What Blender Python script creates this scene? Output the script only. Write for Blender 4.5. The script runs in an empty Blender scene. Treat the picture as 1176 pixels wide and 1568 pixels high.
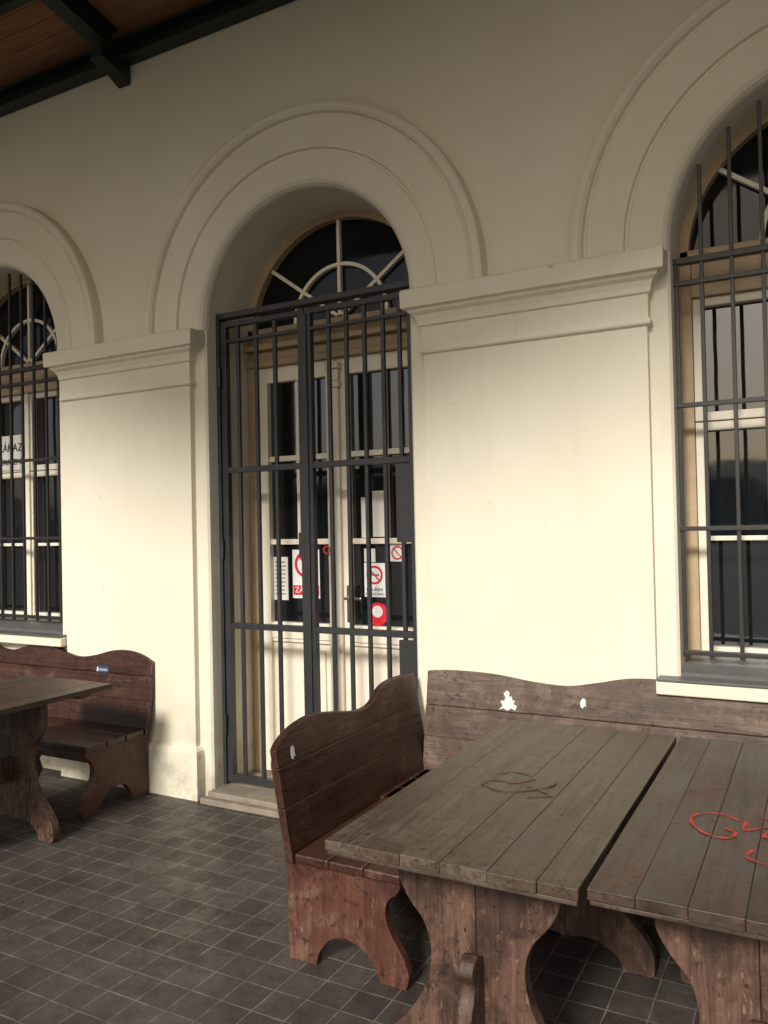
import bpy, bmesh, math, random
from mathutils import Vector, Matrix
random.seed(7)
S=bpy.context.scene
COL=S.collection

# ---------------------------------------------------------------- materials
def newmat(name):
    m=bpy.data.materials.new(name); m.use_nodes=True
    nt=m.node_tree; b=nt.nodes['Principled BSDF']
    return m,nt,b
def N(nt,t,**kw):
    n=nt.nodes.new(t)
    for k,v in kw.items(): setattr(n,k,v)
    return n
def ramp(nt,fac,stops):
    r=N(nt,'ShaderNodeValToRGB')
    e=r.color_ramp.elements
    while len(e)<len(stops): e.new(0.5)
    for i,(p,c) in enumerate(stops):
        e[i].position=p; e[i].color=(c[0],c[1],c[2],1) if not isinstance(c,(int,float)) else (c,c,c,1)
    nt.links.new(fac,r.inputs[0]); return r.outputs[0]
def mix(nt,fac,a,b,mode='MIX'):
    m=N(nt,'ShaderNodeMix',data_type='RGBA',blend_type=mode)
    for s,v in ((m.inputs[0],fac),(m.inputs[6],a),(m.inputs[7],b)):
        if isinstance(v,(int,float)): s.default_value=v
        elif isinstance(v,tuple): s.default_value=(v[0],v[1],v[2],1)
        else: nt.links.new(v,s)
    return m.outputs[2]
def mul(nt,a,b):
    m=N(nt,'ShaderNodeMath',operation='MULTIPLY')
    for s,v in((m.inputs[0],a),(m.inputs[1],b)):
        if isinstance(v,(int,float)): s.default_value=v
        else: nt.links.new(v,s)
    return m.outputs[0]
def coords(nt,scale=(1,1,1),rand=False):
    tc=N(nt,'ShaderNodeTexCoord'); mp=N(nt,'ShaderNodeMapping')
    mp.inputs['Scale'].default_value=scale
    if rand:
        oi=N(nt,'ShaderNodeObjectInfo'); mu=N(nt,'ShaderNodeMath',operation='MULTIPLY'); mu.inputs[1].default_value=17.0
        nt.links.new(oi.outputs['Random'],mu.inputs[0])
        va=N(nt,'ShaderNodeVectorMath',operation='ADD')
        nt.links.new(tc.outputs['Object'],va.inputs[0]); nt.links.new(mu.outputs[0],va.inputs[1])
        nt.links.new(va.outputs[0],mp.inputs[0])
    else: nt.links.new(tc.outputs['Object'],mp.inputs[0])
    return mp.outputs[0]
def noise(nt,vec,scale,detail=6,rough=.6,dist=0):
    n=N(nt,'ShaderNodeTexNoise'); n.inputs['Scale'].default_value=scale; n.inputs['Detail'].default_value=detail
    n.inputs['Roughness'].default_value=rough; n.inputs['Distortion'].default_value=dist
    nt.links.new(vec,n.inputs['Vector']); return n.outputs['Fac']
def bump(nt,b,h,strength=.3,dist=.01):
    bp=N(nt,'ShaderNodeBump'); bp.inputs['Strength'].default_value=strength; bp.inputs['Distance'].default_value=dist
    nt.links.new(h,bp.inputs['Height']); nt.links.new(bp.outputs[0],b.inputs['Normal'])

def plaster():
    m,nt,b=newmat('plaster_cream')
    v=coords(nt)
    big=noise(nt,v,1.3,4,.6); fine=noise(nt,v,80,3,.6); mid=noise(nt,v,7,5,.65)
    c=ramp(nt,big,[(.3,(.70,.645,.505)),(.7,(.765,.715,.585))])
    spots=ramp(nt,mid,[(.64,0.0),(.78,.30)])
    c=mix(nt,spots,c,(.58,.52,.41))
    streak=noise(nt,coords(nt,(6,6,.8)),1.5,5,.65)
    c=mix(nt,ramp(nt,streak,[(.56,0.0),(.76,.16)]),c,(.52,.46,.35))
    tc=N(nt,'ShaderNodeTexCoord'); sx=N(nt,'ShaderNodeSeparateXYZ'); nt.links.new(tc.outputs['Object'],sx.inputs[0])
    mr=N(nt,'ShaderNodeMapRange'); mr.inputs[1].default_value=0.0; mr.inputs[2].default_value=.6; mr.inputs[3].default_value=1; mr.inputs[4].default_value=0
    nt.links.new(sx.outputs[2],mr.inputs[0])
    c=mix(nt,mul(nt,mr.outputs[0],ramp(nt,mid,[(.40,0.0),(.62,.75)])),c,(.36,.33,.26))
    chips=ramp(nt,noise(nt,v,19,3,.5),[(.725,0.0),(.74,1.0)])
    c=mix(nt,mul(nt,chips,ramp(nt,big,[(.52,0.0),(.57,.7)])),c,(.50,.45,.35))
    nt.links.new(c,b.inputs['Base Color']); b.inputs['Roughness'].default_value=.85
    h=mix(nt,.25,mid,fine)
    h=mix(nt,.5,h,noise(nt,v,2.6,2,.5))
    h=mix(nt,.12,h,chips,'SUBTRACT')
    bump(nt,b,h,.55,.013)
    return m
def wood(name,c1,c2,worn,axis,wornamt=.5,rough=(.35,.6),gscale=1.0,scr=.6,scrt=.66):
    m,nt,b=newmat(name)
    s=[22*gscale]*3; s[axis]=1.4*gscale
    v=coords(nt,tuple(s),True); g=noise(nt,v,1.6,6,.72,1.4)
    v2=coords(nt,(1,1,1),True); big=noise(nt,v2,3.2,8,.76,.8); sc=noise(nt,v2,34,4,.7)
    c=ramp(nt,g,[(.34,c1),(.64,c2)])
    w=ramp(nt,big,[(wornamt,0.0),(wornamt+.08,.9)])
    c=mix(nt,mul(nt,w,ramp(nt,g,[(.38,.2),(.58,1.0)])),c,worn)
    dk=ramp(nt,big,[(.36,.65),(.46,0.0)])
    c=mix(nt,dk,c,tuple(x*.4 for x in c1))
    dirt=ramp(nt,sc,[(.57,0.0),(.66,.9)])
    c=mix(nt,dirt,c,tuple(x*.45 for x in c1))
    s2=[34]*3; s2[axis]=8
    pl=ramp(nt,noise(nt,coords(nt,tuple(s2),True),1.2,4,.65,2.0),[(scrt,0.0),(scrt+.03,scr)])
    c=mix(nt,mul(nt,pl,ramp(nt,big,[(.42,.15),(.56,1.0)])),c,tuple(min(1,x*1.4+.03) for x in worn))
    nt.links.new(c,b.inputs['Base Color'])
    r=ramp(nt,big,[(.3,rough[0]),(.7,rough[1])]); nt.links.new(r,b.inputs['Roughness'])
    bump(nt,b,mix(nt,.4,g,sc),.5,.005)
    return m
def paint(name,c,rough=.5,var=.15,metal=0,chip=None):
    m,nt,b=newmat(name)
    v=coords(nt,(1,1,1),True); n=noise(nt,v,7,6,.7); f=noise(nt,v,60,3,.6)
    col=ramp(nt,n,[(.3,tuple(x*(1-var) for x in c)),(.7,tuple(min(1,x*(1+var)) for x in c))])
    if chip:
        k=ramp(nt,f,[(.66,0.0),(.72,1.0)]); col=mix(nt,k,col,chip)
    nt.links.new(col,b.inputs['Base Color']); b.inputs['Roughness'].default_value=rough; b.inputs['Metallic'].default_value=metal
    bump(nt,b,f,.15,.002)
    return m
def glassmat(name,ior):
    m,nt,b=newmat(name)
    v=coords(nt); n=noise(nt,v,2.6,2,.5)
    b.inputs['Base Color'].default_value=(.008,.010,.012,1)
    nt.links.new(ramp(nt,noise(nt,v,5,5,.7),[(.4,.02),(.8,.10)]),b.inputs['Roughness'])
    b.inputs['IOR'].default_value=ior
    bump(nt,b,n,.08,.02)
    return m
def tiles():
    m,nt,b=newmat('floor_tiles')
    v=coords(nt)
    br=N(nt,'ShaderNodeTexBrick'); br.offset=0; br.squash=1
    br.inputs['Scale'].default_value=1; br.inputs['Brick Width'].default_value=.13; br.inputs['Row Height'].default_value=.13
    br.inputs['Mortar Size'].default_value=.0032; br.inputs['Mortar Smooth'].default_value=.35
    br.inputs['Color1'].default_value=(.043,.036,.033,1); br.inputs['Color2'].default_value=(.088,.075,.067,1)
    br.inputs['Mortar'].default_value=(.22,.20,.175,1); br.inputs['Bias'].default_value=-.15
    nz=N(nt,'ShaderNodeTexNoise'); nz.inputs['Scale'].default_value=9
    nt.links.new(v,nz.inputs['Vector'])
    va=N(nt,'ShaderNodeVectorMath',operation='MULTIPLY_ADD'); va.inputs[1].default_value=(.006,.006,0)
    nt.links.new(nz.outputs['Color'],va.inputs[0]); nt.links.new(v,va.inputs[2])
    nt.links.new(va.outputs[0],br.inputs['Vector'])
    big=noise(nt,v,1.4,6,.7); mid=noise(nt,v,9,6,.75); f=noise(nt,v,100,3,.6)
    c=mix(nt,ramp(nt,mid,[(.40,0.0),(.62,.75)]),br.outputs['Color'],(.028,.023,.020))
    c=mix(nt,ramp(nt,big,[(.45,0.0),(.7,.4)]),c,(.13,.112,.098))
    c=mix(nt,ramp(nt,f,[(.64,0.0),(.70,.7)]),c,(.20,.185,.165))
    nt.links.new(c,b.inputs['Base Color'])
    nt.links.new(ramp(nt,mid,[(.3,.36),(.7,.65)]),b.inputs['Roughness'])
    mth=N(nt,'ShaderNodeMath',operation='SUBTRACT'); nt.links.new(ramp(nt,mid,[(0,0.0),(1,.8)]),mth.inputs[0]); nt.links.new(br.outputs['Fac'],mth.inputs[1])
    bump(nt,b,mth.outputs[0],.6,.005)
    return m
M_pl=plaster()
M_tile=tiles()
M_glass=glassmat('window_glass',1.95)
M_fglass=glassmat('fanlight_glass',1.32)
M_red=wood('bench_varnished_wood',(.028,.010,.0065),(.068,.026,.016),(.105,.052,.033),0,.54,(.22,.5))
M_redv=wood('bench_leg_wood',(.048,.015,.009),(.110,.038,.023),(.15,.085,.058),2,.52,(.4,.65),1,.7,.64)
M_back=wood('bench_weathered_wood',(.052,.030,.020),(.100,.061,.042),(.16,.115,.084),0,.49,(.45,.7),1,.5,.64)
M_top=wood('table_top_wood',(.042,.025,.015),(.080,.053,.034),(.118,.088,.062),1,.50,(.38,.60),.8,.4,.67)
M_top2=wood('table_top_wood_dark',(.030,.018,.012),(.064,.039,.026),(.092,.045,.030),1,.50,(.38,.60),.8,.4,.67)
M_leg=wood('table_leg_wood',(.028,.014,.009),(.075,.037,.024),(.14,.072,.048),2,.48,(.45,.7),1,.8,.61)
M_edge=wood('table_edge_wood',(.034,.021,.014),(.072,.045,.029),(.12,.088,.06),0,.5,(.45,.7))
M_steel=paint('gate_grey_paint',(.026,.028,.032),.42,.25,0,(.07,.05,.04))
M_steelb=paint('window_bar_paint',(.020,.018,.018),.45,.25,0,(.08,.05,.03))
M_green=paint('beam_green_paint',(.008,.020,.014),.5,.3)
M_cream=paint('door_cream_paint',(.80,.73,.60),.45,.06,0,(.50,.40,.27))
M_ochre=paint('frame_ochre_paint',(.45,.33,.20),.5,.15,0,(.25,.15,.08))
M_stone=paint('threshold_stone',(.23,.195,.155),.8,.3,0,(.11,.09,.07))
M_sill=paint('sill_metal',(.10,.105,.10),.45,.2,.0,(.25,.23,.2))
M_chrome=paint('handle_metal',(.45,.43,.40),.3,.1,1)
M_white=paint('sign_white',(.80,.80,.78),.45,.03)
M_sticker=paint('sticker_worn_white',(.62,.62,.60),.6,.2,0,(.05,.04,.04))
M_redp=paint('sign_red',(.66,.02,.03),.4,.05)
M_black=paint('sign_black',(.015,.015,.015),.5,.05)
M_blue=paint('sticker_blue',(.03,.06,.14),.4,.1)
M_graf=paint('graffiti_red',(.46,.045,.03),.6,.3,0,(.08,.04,.03))
M_graf2=paint('graffiti_faded',(.125,.052,.030),.6,.35,0,(.07,.05,.035))
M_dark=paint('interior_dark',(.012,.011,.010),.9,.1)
M_paper=paint('paper',(.70,.68,.62),.8,.05)

def ceilmat():
    m,nt,b=newmat('canopy_boards')
    v=coords(nt,(1.4,20,20)); g=noise(nt,v,2,6,.65,.8)
    c=ramp(nt,g,[(.3,(.20,.085,.037)),(.7,(.36,.17,.078))])
    nt.links.new(c,b.inputs['Base Color']); b.inputs['Roughness'].default_value=.6
    return m
M_ceil=ceilmat()

# ---------------------------------------------------------------- geometry helpers
def empty(name,loc=(0,0,0),rz=0):
    o=bpy.data.objects.new(name,None); COL.objects.link(o); o.location=loc; o.rotation_euler=(0,0,rz); o.empty_display_size=.1
    return o
def link(name,me,mat,parent=None,bev=0,seg=2,smooth=False):
    o=bpy.data.objects.new(name,me); COL.objects.link(o)
    if mat: me.materials.append(mat)
    if parent: o.parent=parent
    if bev:
        md=o.modifiers.new('b','BEVEL'); md.width=bev; md.segments=seg; md.limit_method='ANGLE'; md.angle_limit=math.radians(40)
    if smooth:
        for p in me.polygons: p.use_smooth=True
    return o
def from_bm(name,bm,mat,parent=None,**k):
    bmesh.ops.recalc_face_normals(bm,faces=bm.faces)
    me=bpy.data.meshes.new(name); bm.to_mesh(me); bm.free()
    return link(name,me,mat,parent,**k)
def addbox(bm,x0,x1,y0,y1,z0,z1):
    vs=[bm.verts.new((x,y,z)) for x in(x0,x1) for y in(y0,y1) for z in(z0,z1)]
    for f in((0,1,3,2),(4,6,7,5),(0,4,5,1),(2,3,7,6),(0,2,6,4),(1,5,7,3)): bm.faces.new([vs[i] for i in f])
def box(name,x0,x1,y0,y1,z0,z1,mat,parent=None,bev=.003):
    bm=bmesh.new(); addbox(bm,x0,x1,y0,y1,z0,z1)
    return from_bm(name,bm,mat,parent,bev=bev)
def boxes(name,lst,mat,parent=None,bev=.003):
    bm=bmesh.new()
    for b in lst: addbox(bm,*b)
    return from_bm(name,bm,mat,parent,bev=bev)
def catmull(pts,n=5,closed=True):
    out=[];L=len(pts)
    for i in range(L if closed else L-1):
        if closed: p=[pts[(i+k-1)%L] for k in range(4)]
        else: p=[pts[max(0,min(L-1,i+k-1))] for k in range(4)]
        for j in range(n):
            t=j/n
            out.append(tuple(.5*((2*p[1][d])+(-p[0][d]+p[2][d])*t+(2*p[0][d]-5*p[1][d]+4*p[2][d]-p[3][d])*t*t+(-p[0][d]+3*p[1][d]-3*p[2][d]+p[3][d])*t**3) for d in range(2)))
    if not closed: out.append(tuple(pts[-1]))
    return out
def slab(name,outline,y0,y1,mat,parent=None,bev=.004,fy=None,plane='XZ'):
    bm=bmesh.new(); A=[];B=[]
    for (a,z) in outline:
        o=fy(z) if fy else 0
        if plane=='XZ': A.append(bm.verts.new((a,y0+o,z)));B.append(bm.verts.new((a,y1+o,z)))
        elif plane=='YZ': A.append(bm.verts.new((y0,a,z)));B.append(bm.verts.new((y1,a,z)))
        else: A.append(bm.verts.new((a,z,y0)));B.append(bm.verts.new((a,z,y1)))
    bm.faces.new(A); bm.faces.new(B[::-1]); n=len(A)
    for i in range(n): bm.faces.new((A[i],B[i],B[(i+1)%n],A[(i+1)%n]))
    return from_bm(name,bm,mat,parent,bev=bev)
def sector(bm,cx,zc,r0,r1,y0,y1,a0=0,a1=math.pi,n=40):
    rings=[]
    for i in range(n+1):
        a=a0+(a1-a0)*i/n; c,s=math.cos(a),math.sin(a)
        rings.append([bm.verts.new((cx+r*c,y,zc+r*s)) for r,y in((r0,y0),(r1,y0),(r1,y1),(r0,y1))])
    for i in range(n):
        for k in range(4): bm.faces.new((rings[i][k],rings[i][(k+1)%4],rings[i+1][(k+1)%4],rings[i+1][k]))
    bm.faces.new(rings[0]); bm.faces.new(rings[-1][::-1])
def beam(bm,p,q,w,y0,y1):
    d=Vector((q[0]-p[0],q[1]-p[1])).normalized(); n=Vector((-d.y,d.x))*w/2
    c=[(p[0]+n.x,p[1]+n.y),(p[0]-n.x,p[1]-n.y),(q[0]-n.x,q[1]-n.y),(q[0]+n.x,q[1]+n.y)]
    A=[bm.verts.new((x,y0,z)) for x,z in c];B=[bm.verts.new((x,y1,z)) for x,z in c]
    bm.faces.new(A);bm.faces.new(B[::-1])
    for i in range(4): bm.faces.new((A[i],B[i],B[(i+1)%4],A[(i+1)%4]))

# ---------------------------------------------------------------- building
ZS=2.80; R=.675; SP=2.63; C0=-2.505; TOP=4.72
bays=[(C0-3*SP,'w'),(C0-2*SP,'w'),(C0-SP,'w'),(C0,'d'),(C0+SP,'w'),(C0+2*SP,'w'),(C0+3*SP,'w')]
B=empty('station_building')
bm=bmesh.new()
def quad(*p): bm.faces.new([bm.verts.new(v) for v in p])
NSEG=48
SILL=.90
for cx,t in bays:
    zb=0 if t=='d' else SILL
    xl,xr=cx-R,cx+R
    ch=.012
    path=[(xl,zb,-1,0)]+[(xl,ZS,-1,0)]
    for i in range(1,NSEG): 
        a=math.pi-math.pi*i/NSEG; path.append((cx+R*math.cos(a),ZS+R*math.sin(a),math.cos(a),math.sin(a)))
    path+= [(xr,ZS,1,0),(xr,zb,1,0)]
    for i in range(len(path)-1):
        x0,z0,nx0,nz0=path[i]; x1,z1,nx1,nz1=path[i+1]
        quad((x0,ch,z0),(x0,.62,z0),(x1,.62,z1),(x1,ch,z1))
        quad((x0+nx0*ch,0,z0+nz0*ch),(x0,ch,z0),(x1,ch,z1),(x1+nx1*ch,0,z1+nz1*ch))
        if i not in(0,len(path)-2):
            quad((x0+nx0*ch,0,z0+nz0*ch),(x1+nx1*ch,0,z1+nz1*ch),(x1+nx1*ch,0,TOP),(x0+nx0*ch,0,TOP))
    if t=='w':
        quad((xl-ch,0,0),(xr+ch,0,0),(xr+ch,0,zb),(xl-ch,0,zb))
        quad((xl,0,zb),(xr,0,zb),(xr,.62,zb),(xl,.62,zb))
edges=[b[0] for b in bays]
for i in range(len(edges)-1):
    a=edges[i]+R+ch; b=edges[i+1]-R-ch
    quad((a,0,0),(b,0,0),(b,0,ZS),(a,0,ZS)); quad((a,0,ZS),(b,0,ZS),(b,0,TOP),(a,0,TOP))
bmesh.ops.remove_doubles(bm,verts=bm.verts,dist=.0005)
wall=from_bm('wall',bm,M_pl,B)
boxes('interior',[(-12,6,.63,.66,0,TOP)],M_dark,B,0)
box('upper_wall',-12,6,.0,.6,TOP+.001,7.0,M_pl,B,0)

# archivolts
prof=[(.0,.03),(.004,.008),(.014,-.012),(.03,-.026),(.05,-.032),(.170,-.034),(.176,-.026),(.186,-.026),(.192,-.044),(.355,-.046),(.362,-.038),(.370,-.038),(.376,-.060),(.390,-.074),(.410,-.078),(.428,-.070),(.434,-.052),(.437,.004)]
for cx,t in bays[1:6]:
    bm=bmesh.new(); rows=[]
    n=72; zb=ZS-.03
    pts=[(-1,0,zb)]
    for i in range(n+1):
        a=math.pi-math.pi*i/n; pts.append((math.cos(a),math.sin(a),ZS))
    pts.append((1,0,zb))
    for c,s,z in pts: rows.append([bm.verts.new((cx+(R-.003+q)*c,y,z+(R-.003+q)*s)) for q,y in prof])
    for i in range(len(rows)-1):
        for k in range(len(prof)-1): bm.faces.new((rows[i][k],rows[i][k+1],rows[i+1][k+1],rows[i+1][k]))
    o=from_bm('arch_moulding',bm,M_pl,B)
# pilasters
pp=[(.034,-.02),(.034,.26),(.030,.285),(.012,.30),(0,.305),(0,2.38),(.0,2.445),(.016,2.452),(.020,2.462),(.016,2.474),(.008,2.48),(.008,2.585),(.02,2.59),(.024,2.615),(.035,2.64),(.055,2.655),(.060,2.665),(.062,2.668),(.085,2.672),(.087,2.755),(.081,2.765),(.004,2.785)]
for i in range(len(edges)-1):
    x0=edges[i]+R+.095; x1=edges[i+1]-R-.095
    bm=bmesh.new(); rows=[]
    for o,z in pp:
        rows.append([bm.verts.new(v) for v in((x0-o,.003,z),(x0-o,-.04-o,z),(x1+o,-.04-o,z),(x1+o,.003,z))])
    for a in range(len(rows)-1):
        for k in range(3): bm.faces.new((rows[a][k],rows[a][k+1],rows[a+1][k+1],rows[a+1][k]))
    bm.faces.new(rows[-1])
    from_bm('pilaster',bm,M_pl,B,bev=.005,seg=2)

def fan(cx,y,mat,mat2,r,zs,parent):
    bm=bmesh.new()
    sector(bm,cx,zs,r-.04,r+.02,y-.02,y+.05)
    addbox(bm,cx-r,cx+r,y-.02,y+.05,zs-.02,zs+.045)
    from_bm('fan_frame',bm,mat2,parent,bev=.004)
    bm=bmesh.new()
    sector(bm,cx,zs+.045,r*.46,r*.46+.022,y,y+.03,n=28)
    for a in(38,90,142):
        a=math.radians(a); beam(bm,(cx+.02*math.cos(a),zs+.06),(cx+(r-.035)*math.cos(a),zs+.02+(r-.035)*math.sin(a)),.022,y+.002,y+.032)
    from_bm('fan_muntins',bm,mat,parent,bev=.002)
    bm=bmesh.new(); sector(bm,cx,zs,.001,r-.03,y+.034,y+.04); from_bm('fan_glass',bm,M_fglass,parent)

def window(cx):
    W=empty('barred_window'); W.parent=B
    y=.30; x0,x1=cx-R,cx+R
    fan(cx,y,M_cream,M_ochre,R,ZS,W)
    L=[]
    L+=[(x0,x0+.05,y-.02,y+.06,SILL+.001,ZS-.021),(x1-.05,x1,y-.02,y+.06,SILL+.001,ZS-.021),(x0+.051,x1-.051,y-.02,y+.06,SILL+.002,SILL+.06)]
    L+=[(x0+.051,x1-.051,y-.035,y+.06,2.62,2.70),(x0+.051,x1-.051,y-.015,y+.06,2.701,ZS-.021)]
    boxes('outer_frame',L,M_ochre,W)
    L=[]
    for a,b in((x0+.052,cx-.003),(cx+.003,x1-.052)):
        for z0,z1 in((SILL+.062,2.04),(2.046,2.618)):
            L+=[(a,a+.035,y-.01,y+.035,z0,z1),(b-.035,b,y-.01,y+.035,z0,z1),(a+.036,b-.036,y-.008,y+.035,z0,z0+.04),(a+.036,b-.036,y-.008,y+.035,z1-.04,z1)]
        L+=[(a+.037,b-.037,y+.002,y+.03,1.49,1.512)]
    boxes('sash',L,M_cream,W)
    boxes('astragal',[(cx-.022,cx+.022,y-.028,y-.011,SILL+.065,2.617)],M_cream,W)
    boxes('glass',[(x0+.06,x1-.06,y+.036,y+.04,SILL+.06,2.62)],M_glass,W,0)
    G=[]; yg=.10
    xs=[x0+.012]+[x0+.118+i*.1238 for i in range(10)]+[x1-.012]
    for x in xs:
        dx=abs(x-cx); zt=ZS+math.sqrt(max(0,R*R-dx*dx))-.02
        if dx>R-.03: zt=2.76
        G.append((x-.0085,x+.0085,yg-.0085,yg+.0085,.975,zt))
    for z in(2.745,2.645,2.10,1.55,1.0):
        G.append((x0-.02,x1+.02,yg-.014,yg+.014,z-.010,z+.010) if z<2.7 else (x0-.02,x1+.02,yg-.014,yg+.014,z-.014,z+.014))
    boxes('grille',G,M_steelb,W,.002)
    bm=bmesh.new()
    pr=[(.29,SILL+.07),(.10,SILL+.05),(.012,SILL+.025)]
    rows=[[bm.verts.new((x,yy,zz)) for yy,zz in pr+[(.012,SILL+.002),(.29,SILL+.002)]] for x in(x0+.001,x1-.001)]
    bm.faces.new(rows[0]);bm.faces.new(rows[1][::-1])
    for q in range(5): bm.faces.new((rows[0][q],rows[0][(q+1)%5],rows[1][(q+1)%5],rows[1][q]))
    from_bm('sill_sheet',bm,M_sill,W)
    box('sill_stone',x0-.09,x1+.09,-.085,.010,SILL-.06,SILL-.001,M_pl,W,.006)
    box('sill_flashing',x0-.085,x1+.085,-.095,.011,SILL+.001,SILL+.009,M_sill,W,.001)
    return W
Ws=[window(cx) for cx,t in bays[1:6] if t=='w']

# door
D=empty('double_door'); D.parent=B
y=.42; x0,x1=C0-R,C0+R; dm=-2.535
fan(C0,y,M_cream,M_ochre,R,ZS,D)
boxes('transom',[(x0,x1,y-.05,y+.05,2.60,2.64),(x0,x1,y-.02,y+.05,2.641,2.70),(x0,x1,y-.07,y+.05,2.701,2.74),(x0,x1,y-.03,y+.05,2.741,ZS-.021)],M_ochre,D,.006)
boxes('jambs',[(x0,x0+.055,y-.03,y+.05,.06,2.599),(x1-.055,x1,y-.03,y+.05,.06,2.599)],M_ochre,D)
L=[];P=[]
for a,b in((x0+.057,dm-.002),(dm+.002,x1-.057)):
    L+=[(a,a+.075,y-.005,y+.04,.065,2.598),(b-.075,b,y-.005,y+.04,.065,2.598)]
    for z0,z1 in((.065,.19),(.90,1.0),(2.50,2.598)): L.append((a+.076,b-.076,y-.004,y+.04,z0,z1))
    for z in(1.50,2.02): L.append((a+.076,b-.076,y+.004,y+.035,z-.017,z+.017))
    mx=(a+b)/2
    L.append((mx-.011,mx+.011,y+.006,y+.03,1.52,2.498))
    P+=[(a+.074,b-.074,y+.022,y+.035,.185,.905),(a+.12,b-.12,y+.006,y+.024,.25,.84)]
    P+=[(a+.076,b-.076,y+.004,y+.012,.192,.21),(a+.076,b-.076,y+.004,y+.012,.878,.897)]
boxes('stiles',L,M_cream,D,.004)
boxes('panels',P,M_cream,D,.006)
boxes('astragal',[(dm-.028,dm+.028,y-.035,y-.006,.065,2.42),(dm-.04,dm+.04,y-.05,y-.006,2.42,2.46),(dm-.033,dm+.033,y-.042,y-.006,2.461,2.53),(dm-.045,dm+.045,y-.06,y-.006,2.531,2.57)],M_cream,D,.008)
boxes('glass',[(x0+.06,x1-.06,y+.036,y+.04,.95,2.55)],M_glass,D,0)
H=[(-2.485,-2.445,y-.014,y-.006,1.02,1.24)]
boxes('handle_plate',H,M_chrome,D,.003)
boxes('handle_lever',[(-2.475,-2.457,y-.05,y-.014,1.155,1.173),(-2.475,-2.36,y-.062,y-.048,1.156,1.172)],M_chrome,D,.004)
box('threshold',x0-.005,x1+.005,-.05,.52,.0,.06,M_stone,D,.008)
box('threshold_edge',x0-.02,x1+.02,-.10,-.051,.0,.035,M_stone,D,.006)
# gate
Gt=empty('security_gate'); Gt.parent=B
yg=.12; gm=-2.55
F=[(x0,x0+.022,yg-.03,yg+.03,.062,2.85),(x1-.022,x1,yg-.03,yg+.03,.062,2.85),(x0,x1,yg-.031,yg+.031,2.851,2.885)]
for a,b in((x0+.026,gm-.003),(gm+.003,x1-.026)):
    F+=[(a,a+.04,yg-.02,yg+.02,.08,2.835),(b-.04,b,yg-.02,yg+.02,.08,2.835)]
    for z,h in((2.815,.015),(2.715,.010),(1.94,.017),(1.01,.017),(.105,.02)):
        F.append((a+.041,b-.041,yg-.019,yg+.019,z-h,z+h))
boxes('gate_frame',F,M_steel,Gt,.002)
G=[]
def vb(xs):
    for x in xs: G.append((x-.0105,x+.0105,yg-.0105,yg+.0105,.09,2.82))
vb([-3.035,-2.90,-2.765]); vb([-2.395,-2.28,-2.165,-2.05,-1.95])
boxes('gate_bars',G,M_steel,Gt,.002)
boxes('lock_plates',[(-1.985,-1.87,yg-.012,yg+.012,1.50,1.92),(-1.985,-1.87,yg-.012,yg+.012,.13,.98),(gm-.05,gm-.015,yg-.035,yg-.021,1.42,1.56),(gm-.035,gm+.02,yg-.032,yg-.0205,.4,2.8)],M_steel,Gt,.002)
bm=bmesh.new()
for z in(.42,1.47,2.5):
    for x in(x0+.026,x1-.026):
        bmesh.ops.create_cone(bm,cap_ends=True,segments=12,radius1=.011,radius2=.011,depth=.12,matrix=Matrix.Translation((x,yg-.034,z)))
from_bm('hinges',bm,M_steel,Gt)

# ---------------------------------------------------------------- canopy
K=empty('platform_canopy')
SL=.19; CZ=4.68
def cz(y): return CZ-SL*y
bm=bmesh.new()
w=.115; L=4.55
yy=0.0
while yy>-L:
    a,b=yy,yy-w+.004
    vs=[(-12,a,cz(a)),(6,a,cz(a)),(6,b,cz(b)),(-12,b,cz(b))]
    A=[bm.verts.new(v) for v in vs]; Bv=[bm.verts.new((v[0],v[1],v[2]+.02)) for v in vs]
    bm.faces.new(A);bm.faces.new(Bv[::-1])
    for q in range(4): bm.faces.new((A[q],Bv[q],Bv[(q+1)%4],A[(q+1)%4]))
    yy-=w
from_bm('boards',bm,M_ceil,K)
bm=bmesh.new()
vs=[(-12,.2,cz(.2)+.05),(6,.2,cz(.2)+.05),(6,-4.7,cz(-4.7)+.05),(-12,-4.7,cz(-4.7)+.05)]
bm.faces.new([bm.verts.new(v) for v in vs]); from_bm('roofing',bm,M_dark,K)
boxes('wall_beam',[(-12,6,-.10,-.002,4.52,4.535),(-12,6,-.03,-.018,4.535,4.65),(-12,6,-.10,-.003,4.63,4.645)],M_green,K,.002)
def slope_beam(name,x,w,h,mat):
    bm=bmesh.new()
    for (xa,xb,dz0,dz1) in((x-w/2,x+w/2,-h,-h+.015),(x-.006,x+.006,-h+.015,-.015),(x-w/2,x+w/2,-.015,-.002)):
        vs=[]
        for yq in(-.11,-4.5):
            for zz in(dz0,dz1):
                for xx in(xa,xb): vs.append(bm.verts.new((xx,yq,cz(yq)+zz)))
        for f in((0,1,3,2),(4,6,7,5),(0,4,5,1),(2,3,7,6),(0,2,6,4),(1,5,7,3)): bm.faces.new([vs[i] for i in f])
    from_bm(name,bm,mat,K)
for xr in(-9.04,-6.41,-3.80,1.48,4.1):
    slope_beam('rafter',xr,.11,.15,M_green)
    slab('bracket',[(-.003,4.40),(-.003,4.52),(-.24,4.52),(-.24,4.47),(-.12,4.45),(-.05,4.42)],xr-.05,xr+.05,M_green,K,.004,plane='YZ')
for yq in(-.55,-1.6,-2.7,-3.8):
    boxes('purlin',[(-12,6,yq-.03,yq+.03,cz(yq)-.06,cz(yq)-.01)],M_green,K,.002)
n=120; up=[];lo=[]
for i in range(n+1):
    x=-12+18*i/n
    lo.append((x,4.86-.27*math.cos((x+2.4)*2*math.pi/5.26)))
    up.append((x,cz(-4.55)+.06))
bm=bmesh.new()
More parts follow.
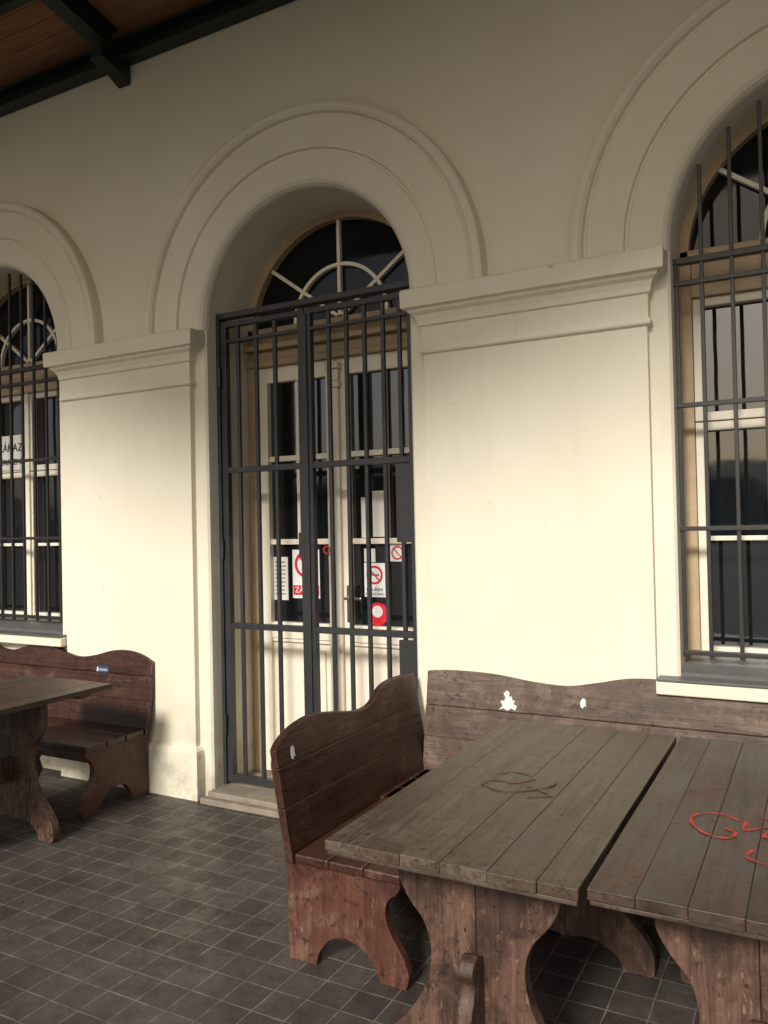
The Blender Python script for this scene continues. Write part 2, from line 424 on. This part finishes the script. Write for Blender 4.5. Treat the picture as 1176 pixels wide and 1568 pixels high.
for i in range(n):
    for yy in(-4.56,-4.60):
        bm.faces.new([bm.verts.new((p[0],yy,p[1])) for p in(lo[i],lo[i+1],up[i+1],up[i])])
from_bm('shadow_board',bm,M_green,K)  # unseen board, added so its wavy lower edge shapes the shadow on the wall

# ---------------------------------------------------------------- ground
bm=bmesh.new(); bm.faces.new([bm.verts.new(v) for v in((-12,.6,0),(6,.6,0),(6,-6.2,0),(-12,-6.2,0))]); from_bm('pavement',bm,M_tile)
M_gr=paint('gravel_ground',(.07,.064,.052),.9,.4,0,(.04,.04,.035))
bm=bmesh.new(); bm.faces.new([bm.verts.new(v) for v in((-400,200,-.15),(400,200,-.15),(400,-400,-.15),(-400,-400,-.15))]); from_bm('ground',bm,M_gr)
M_refl_hill=paint('reflection_hill_green',(.06,.07,.04),.95,.4,0,(.03,.04,.02))
bm=bmesh.new(); g=[]
for i in range(61):
    x=-150+5*i; h=5+2.5*math.sin(i*.33)+1.5*math.sin(i*.9+1)+random.random()*1.2
    g.append([bm.verts.new((x,-55,-.2)),bm.verts.new((x,-62,h*.7)),bm.verts.new((x,-75,h)),bm.verts.new((x,-100,-.2))])
for i in range(60):
    for k in range(3): bm.faces.new((g[i][k],g[i+1][k],g[i+1][k+1],g[i][k+1]))
from_bm('reflection_hill',bm,M_refl_hill)  # made-up mound behind the camera, added as a dark reflection in the glass

# ---------------------------------------------------------------- benches
def endleg(name,x,parent,topz=.80):
    arch=catmull([(-.085,0),(-.10,.05),(-.15,.105),(-.215,.12),(-.28,.10),(-.33,.045),(-.35,0)],5,False)
    front=catmull([(-.45,0),(-.462,.05),(-.44,.11),(-.40,.17),(-.375,.235),(-.385,.29),(-.425,.325),(-.44,.363)],5,False)
    o=[(.035,0)]+arch+front+[(.0,.363),(.005,.42)]
    o+=[(.06,topz-.03),(.075,topz-.01),(.10,topz-.02),(.105,topz-.06),(.05,.40),(.035,.30)]
    return slab(name,o,x-.018,x+.018,M_redv,parent,.005,plane='YZ')
def lean(z): return (z-.38)*.165
def bench(name,loc,rz,x0,x1,prof,mback,legs,miter=None):
    E=empty(name,loc,rz)
    pw=.143; yy=-.445
    for i in range(3):
        box('seat',x0-.01,x1+.01,yy+i*(pw+.0015),yy+i*(pw+.0015)+pw,.366,.400,M_red,E,.007)
    box('seat_rail',x0+.03,x1-.03,-.41,-.385,.30,.364,M_red,E,.004)
    f=lambda z: lean(z)
    h=[.362,.555,.70]
    xa,xb=x0-.012,x1+.012
    slab('backrest_lower',[(xa,h[0]),(xb,h[0]),(xb,h[1]-.0006),(xa,h[1]-.0006)],-.004,.026,mback,E,.002,f)
    slab('backrest_middle',[(xa,h[1]+.0006),(xb,h[1]+.0006),(xb,h[2]-.0006),(xa,h[2]-.0006)],-.003,.026,mback,E,.002,f)
    top=catmull(prof,8,False)
    slab('backrest_top',[(xa,h[2]+.0006),(xb,h[2]+.0006)]+[(p[0],p[1]) for p in reversed(top)],-.002,.026,mback,E,.006,f)
    for x in legs: endleg('leg',x,E,.76)
    return E
bA=bench('wooden_bench',(-1.735,-1.25,0),math.pi/2,0.0,1.17,[(-.012,.765),(.03,.795),(.12,.825),(.26,.840),(.42,.818),(.60,.785),(.72,.79),(.83,.84),(.95,.858),(1.182,.852)],M_red,(.03,1.10))
bB=bench('wooden_bench',(-1.70,-.135,0),0,-.03,2.35,[(-.042,.862),(.10,.872),(.30,.868),(.50,.845),(.66,.838),(.80,.862),(.95,.892),(1.15,.896),(1.45,.885),(1.75,.842),(1.95,.85),(2.2,.85),(2.362,.79)],M_back,(.03,1.2,2.3))
bC=bench('wooden_bench',(-3.60,-.125,0),0,-1.95,0,[(-1.962,.79),(-1.80,.84),(-1.6,.84),(-1.32,.79),(-1.1,.835),(-.95,.85),(-.80,.815),(-.64,.785),(-.50,.80),(-.34,.838),(-.20,.846),(-.08,.825),(.012,.785)],M_red,(-1.9,-.03))

# ---------------------------------------------------------------- tables
def trestle(E,y,cx):
    half=catmull([(.235,.715),(.238,.63),(.232,.58),(.20,.525),(.158,.475),(.138,.41),(.142,.35),(.165,.28),(.215,.205),(.272,.145),(.308,.085),(.312,.02),(.30,0)],4,False)
    bot=catmull([(.205,0),(.185,.045),(.12,.085),(.05,.09),(0,.075)],4,False)
    hf=half+bot
    o=[(cx+a,b) for a,b in hf]+[(cx+.0006,.715)]
    slab('trestle_leg',o,y-.022,y+.022,M_leg,E,.003)
    o=[(min(cx-a,cx-.0006),b) for a,b in hf]+[(cx-.0006,.715)]
    slab('trestle_leg',o,y-.0225,y+.0215,M_leg,E,.003)
def table(name,loc,W,L,mtop,seed,rails=True):
    random.seed(seed)
    E=empty(name,loc)
    n=6; cuts=[0]
    ws=[1+random.uniform(-.2,.2) for _ in range(n)]; t=sum(ws); x=0
    for i,wd in enumerate(ws):
        wv=wd/t*W
        dz=random.uniform(-.0010,.0010)
        box('top_plank',x+.0004,x+wv-.0004,0.0+random.uniform(-.003,.003),L,.722,.750+dz,mtop,E,.002)
        x+=wv
    boxes('top_batten',[(.03,W-.03,.12,.20,.700,.7205),(.03,W-.03,L-.20,L-.12,.700,.7205),(.004,W-.004,.006,.034,.708,.7205)],M_edge,E,.003)
    trestle(E,.24,W/2); trestle(E,L-.36,W/2)
    q=[(.175,.44),(.150,.43),(.135,.40),(.150,.37),(.145,.34),(.125,.305),(.118,.26),(.135,.215),(.16,.19),(.19,.195),(.22,.23),(.24,.27)]
    q=catmull(q,4,False)
    slab('stretcher',q+[(L-.30,.285),(L-.24,.24),(L-.20,.30),(L-.22,.36),(L-.19,.40),(L-.24,.43),(L-.36,.41),(.24,.41)],W/2-.022,W/2+.022,M_leg,E,.005,plane='YZ')
    return E
tA=table('wooden_table',(-1.20,-1.86,0),.69,1.45,M_top,3)
tB=table('wooden_table',(-.495,-1.84,0),.69,1.45,M_top2,5)
tC=table('wooden_table',(-4.14,-1.93,0),.68,1.43,M_top2,9)

# ---------------------------------------------------------------- signs, stickers, graffiti
def disc(bm,cx,y,cz_,r0,r1,n=32,th=.002):
    if r0<=0: r0=.0005
    sector(bm,cx,cz_,r0,r1,y-th,y,0,2*math.pi,n)
def text(s,x,y,z,size,mat,parent,ext=.0006):
    c=bpy.data.curves.new('txt','FONT'); c.body=s; c.size=size; c.extrude=ext; c.align_x='CENTER'
    o=bpy.data.objects.new('lettering',c); COL.objects.link(o); o.location=(x,y,z); o.rotation_euler=(math.pi/2,0,0); c.materials.append(mat); o.parent=parent
    return o
ys=.452
def sign(name,x,z,w,h,mat=M_white,y=ys):
    E=empty(name); E.parent=None
    box('board',x-w/2,x+w/2,y-.003,y,z-h/2,z+h/2,mat,E,.0)
    return E
def prohib(E,x,z,r,y=ys):
    bm=bmesh.new(); disc(bm,x,y-.004,z,r*.78,r); 
    beam(bm,(x-r*.6,z+r*.6),(x+r*.6,z-r*.6),r*.17,y-.0055,y-.0045); from_bm('red_ring',bm,M_redp,E)
E=sign('no_entry_sign',-2.80,1.30,.20,.30)
prohib(E,-2.80,1.36,.082); bm=bmesh.new(); disc(bm,-2.80,ys-.004,1.40,0,.014,16); beam(bm,(-2.80,1.385),(-2.80,1.33),.03,ys-.0046,ys-.0042); from_bm('figure',bm,M_black,E)
box('red_band',-2.895,-2.705,ys-.0048,ys-.004,1.17,1.23,M_redp,E,0); text('ZÁKAZ',-2.80,ys-.006,1.185,.05,M_white,E)
E=sign('paper_notice',-2.99,1.27,.11,.27,M_paper)
for i in range(9): box('print',-3.03,-2.95+random.uniform(-.015,0),ys-.0042,ys-.0035,1.37-.025*i,1.376-.025*i,M_black,E,0)
E=sign('no_smoking_sign',-2.315,1.27,.14,.20)
prohib(E,-2.315,1.30,.055); text('KOUŘENÍ',-2.315,ys-.005,1.205,.026,M_black,E); text('ZAKÁZÁNO',-2.315,ys-.005,1.18,.023,M_black,E)
box('cigarette',-2.345,-2.285,ys-.0042,ys-.0035,1.296,1.304,M_black,E,0)
E=sign('small_prohibition_sign',-2.16,1.43,.095,.10); prohib(E,-2.16,1.43,.04)
E=sign('paper_notice',-2.345,1.415,.075,.08,M_paper)
E=sign('paper_notice',-2.26,1.66,.12,.27,M_paper); 
E=sign('paper_notice',-2.37,1.64,.055,.24,M_paper)
E=empty('round_sticker'); bm=bmesh.new(); disc(bm,-2.30,ys,1.07,0,.068); from_bm('disc',bm,M_redp,E)
bm=bmesh.new(); disc(bm,-2.30,ys-.003,1.085,0,.035,24); from_bm('emblem',bm,M_white,E)
E=empty('round_sticker'); bm=bmesh.new(); disc(bm,-2.615,ys-.05,1.45,.018,.026); from_bm('ring',bm,M_redp,E)
E=sign('paper_notice',-5.38,2.19,.46,.26,M_paper,.285)
text('ZÁKAZ',-5.33,.279,2.20,.085,M_black,E); text('KOUČENÍ',-5.34,.279,2.10,.065,M_black,E)

def onback(E,outl,x,z,s,mat,name,off=.0035):
    bm=bmesh.new(); bm.faces.new([bm.verts.new((x+a*s,lean(z+b*s)-.002-off,z+b*s)) for a,b in outl])
    return from_bm(name,bm,mat,E)
ghost=[(-.9,-.8),(-.5,-.45),(-.75,.0),(-.35,.05),(-.25,.35),(-.45,.7),(-.1,1.0),(.15,.8),(.12,.45),(.35,.5),(.45,.15),(.7,.1),(.55,-.2),(.9,-.35),(.75,-.75),(.3,-.6),(.0,-.85),(-.4,-.65)]
drop=[(-.4,-.6),(-.5,.1),(-.3,.7),(.1,.95),(.5,.6),(.45,0),(.55,-.5),(.2,-.4),(0,-.8)]
rect=[(-1,-.32),(1,-.32),(1,.32),(-1,.32)]
onback(bB,ghost,.385,.750,.050,M_sticker,'sticker')
onback(bB,drop,.74,.770,.026,M_sticker,'sticker')
onback(bA,drop,.085,.735,.030,M_sticker,'sticker')
onback(bC,rect,-.40,.72,.055,M_blue,'sticker'); onback(bC,[(-.3,-.9),(.3,-.9),(.3,.9),(-.3,.9)],-.445,.72,.014,M_white,'sticker',.005)
t=text('DINAFEM',-.395,lean(.72)-.009,.712,.019,M_white,bC,.0003)

def graffiti(name,strokes,z,mat,w=.006):
    E=empty(name)
    bm=bmesh.new()
    for st in strokes:
        p=catmull(st,10,False)
        for s in range(len(p)-1):
            a=Vector(p[s]);b=Vector(p[s+1]); d=(b-a)
            if d.length<1e-6: continue
            d.normalize(); n=Vector((-d.y,d.x))*w*(.5+.25*math.sin(s*.7)); e=d*w*.2
            zz=z+.00002*s
            bm.faces.new([bm.verts.new((v.x,v.y,zz)) for v in(a-n-e,b-n+e,b+n+e,a+n-e)])
    from_bm('paint_strokes',bm,mat,E)
def sh(st,dx,dy): return [[(a+dx,b+dy) for a,b in s] for s in st]
graffiti('graffiti',sh([[(-.22,-1.10),(-.27,-1.07),(-.33,-1.10),(-.335,-1.17),(-.29,-1.24),(-.235,-1.25),(-.22,-1.20),(-.25,-1.18)],
 [(-.20,-1.10),(-.20,-1.17),(-.14,-1.12),(-.15,-1.20),(-.10,-1.15),(-.02,-1.10)],
 [(-.16,-1.05),(-.08,-1.07),(.0,-1.06),(.09,-1.02)],
 [(-.17,-1.30),(-.18,-1.36),(-.12,-1.38),(-.07,-1.33),(-.07,-1.28)]],-.0,-.15),.7525,M_graf,.008)
graffiti('graffiti',sh([[(-.98,-1.02),(-.93,-.98),(-.86,-1.02),(-.90,-1.09),(-.97,-1.09),(-.99,-1.14),(-.90,-1.18),(-.80,-1.10),(-.78,-1.02)],[(-.86,-1.10),(-.80,-1.13),(-.76,-1.16),(-.82,-1.2)]],.01,-.11),.7525,M_graf2,.009)

# ---------------------------------------------------------------- camera
cam=bpy.data.cameras.new('Camera'); co=bpy.data.objects.new('Camera',cam); COL.objects.link(co)
cam.sensor_fit='VERTICAL'; cam.sensor_height=36; cam.sensor_width=27; cam.lens=36*1233/1568
co.matrix_world=Matrix.Translation((0,-3.70,1.6))@Matrix.Rotation(math.radians(28.4),4,'Z')@Matrix.Rotation(math.radians(90.84),4,'X')@Matrix.Rotation(math.radians(-1.2),4,'Z')
cam.clip_start=.05; cam.clip_end=1500
S.camera=co

# ---------------------------------------------------------------- light
el=math.radians(31.5); az=math.radians(3)
sd=Vector((math.sin(az)*math.cos(el),-math.cos(az)*math.cos(el),math.sin(el)))
sl=bpy.data.lights.new('sun','SUN'); sl.energy=3.9; sl.angle=math.radians(10); sl.color=(1,.955,.88)
so=bpy.data.objects.new('sun',sl); COL.objects.link(so); so.rotation_euler=sd.to_track_quat('Z','Y').to_euler()
w=bpy.data.worlds.new('World'); S.world=w; w.use_nodes=True
nt=w.node_tree; bg=nt.nodes['Background']
sk=nt.nodes.new('ShaderNodeTexSky'); sk.sky_type='NISHITA'; sk.sun_disc=False; sk.sun_elevation=el; sk.sun_rotation=math.pi-az
sk.dust_density=3.0; sk.ozone_density=1.0
nt.links.new(sk.outputs[0],bg.inputs[0]); bg.inputs[1].default_value=.10
S.view_settings.view_transform='Standard'; S.view_settings.look='None'; S.view_settings.exposure=0
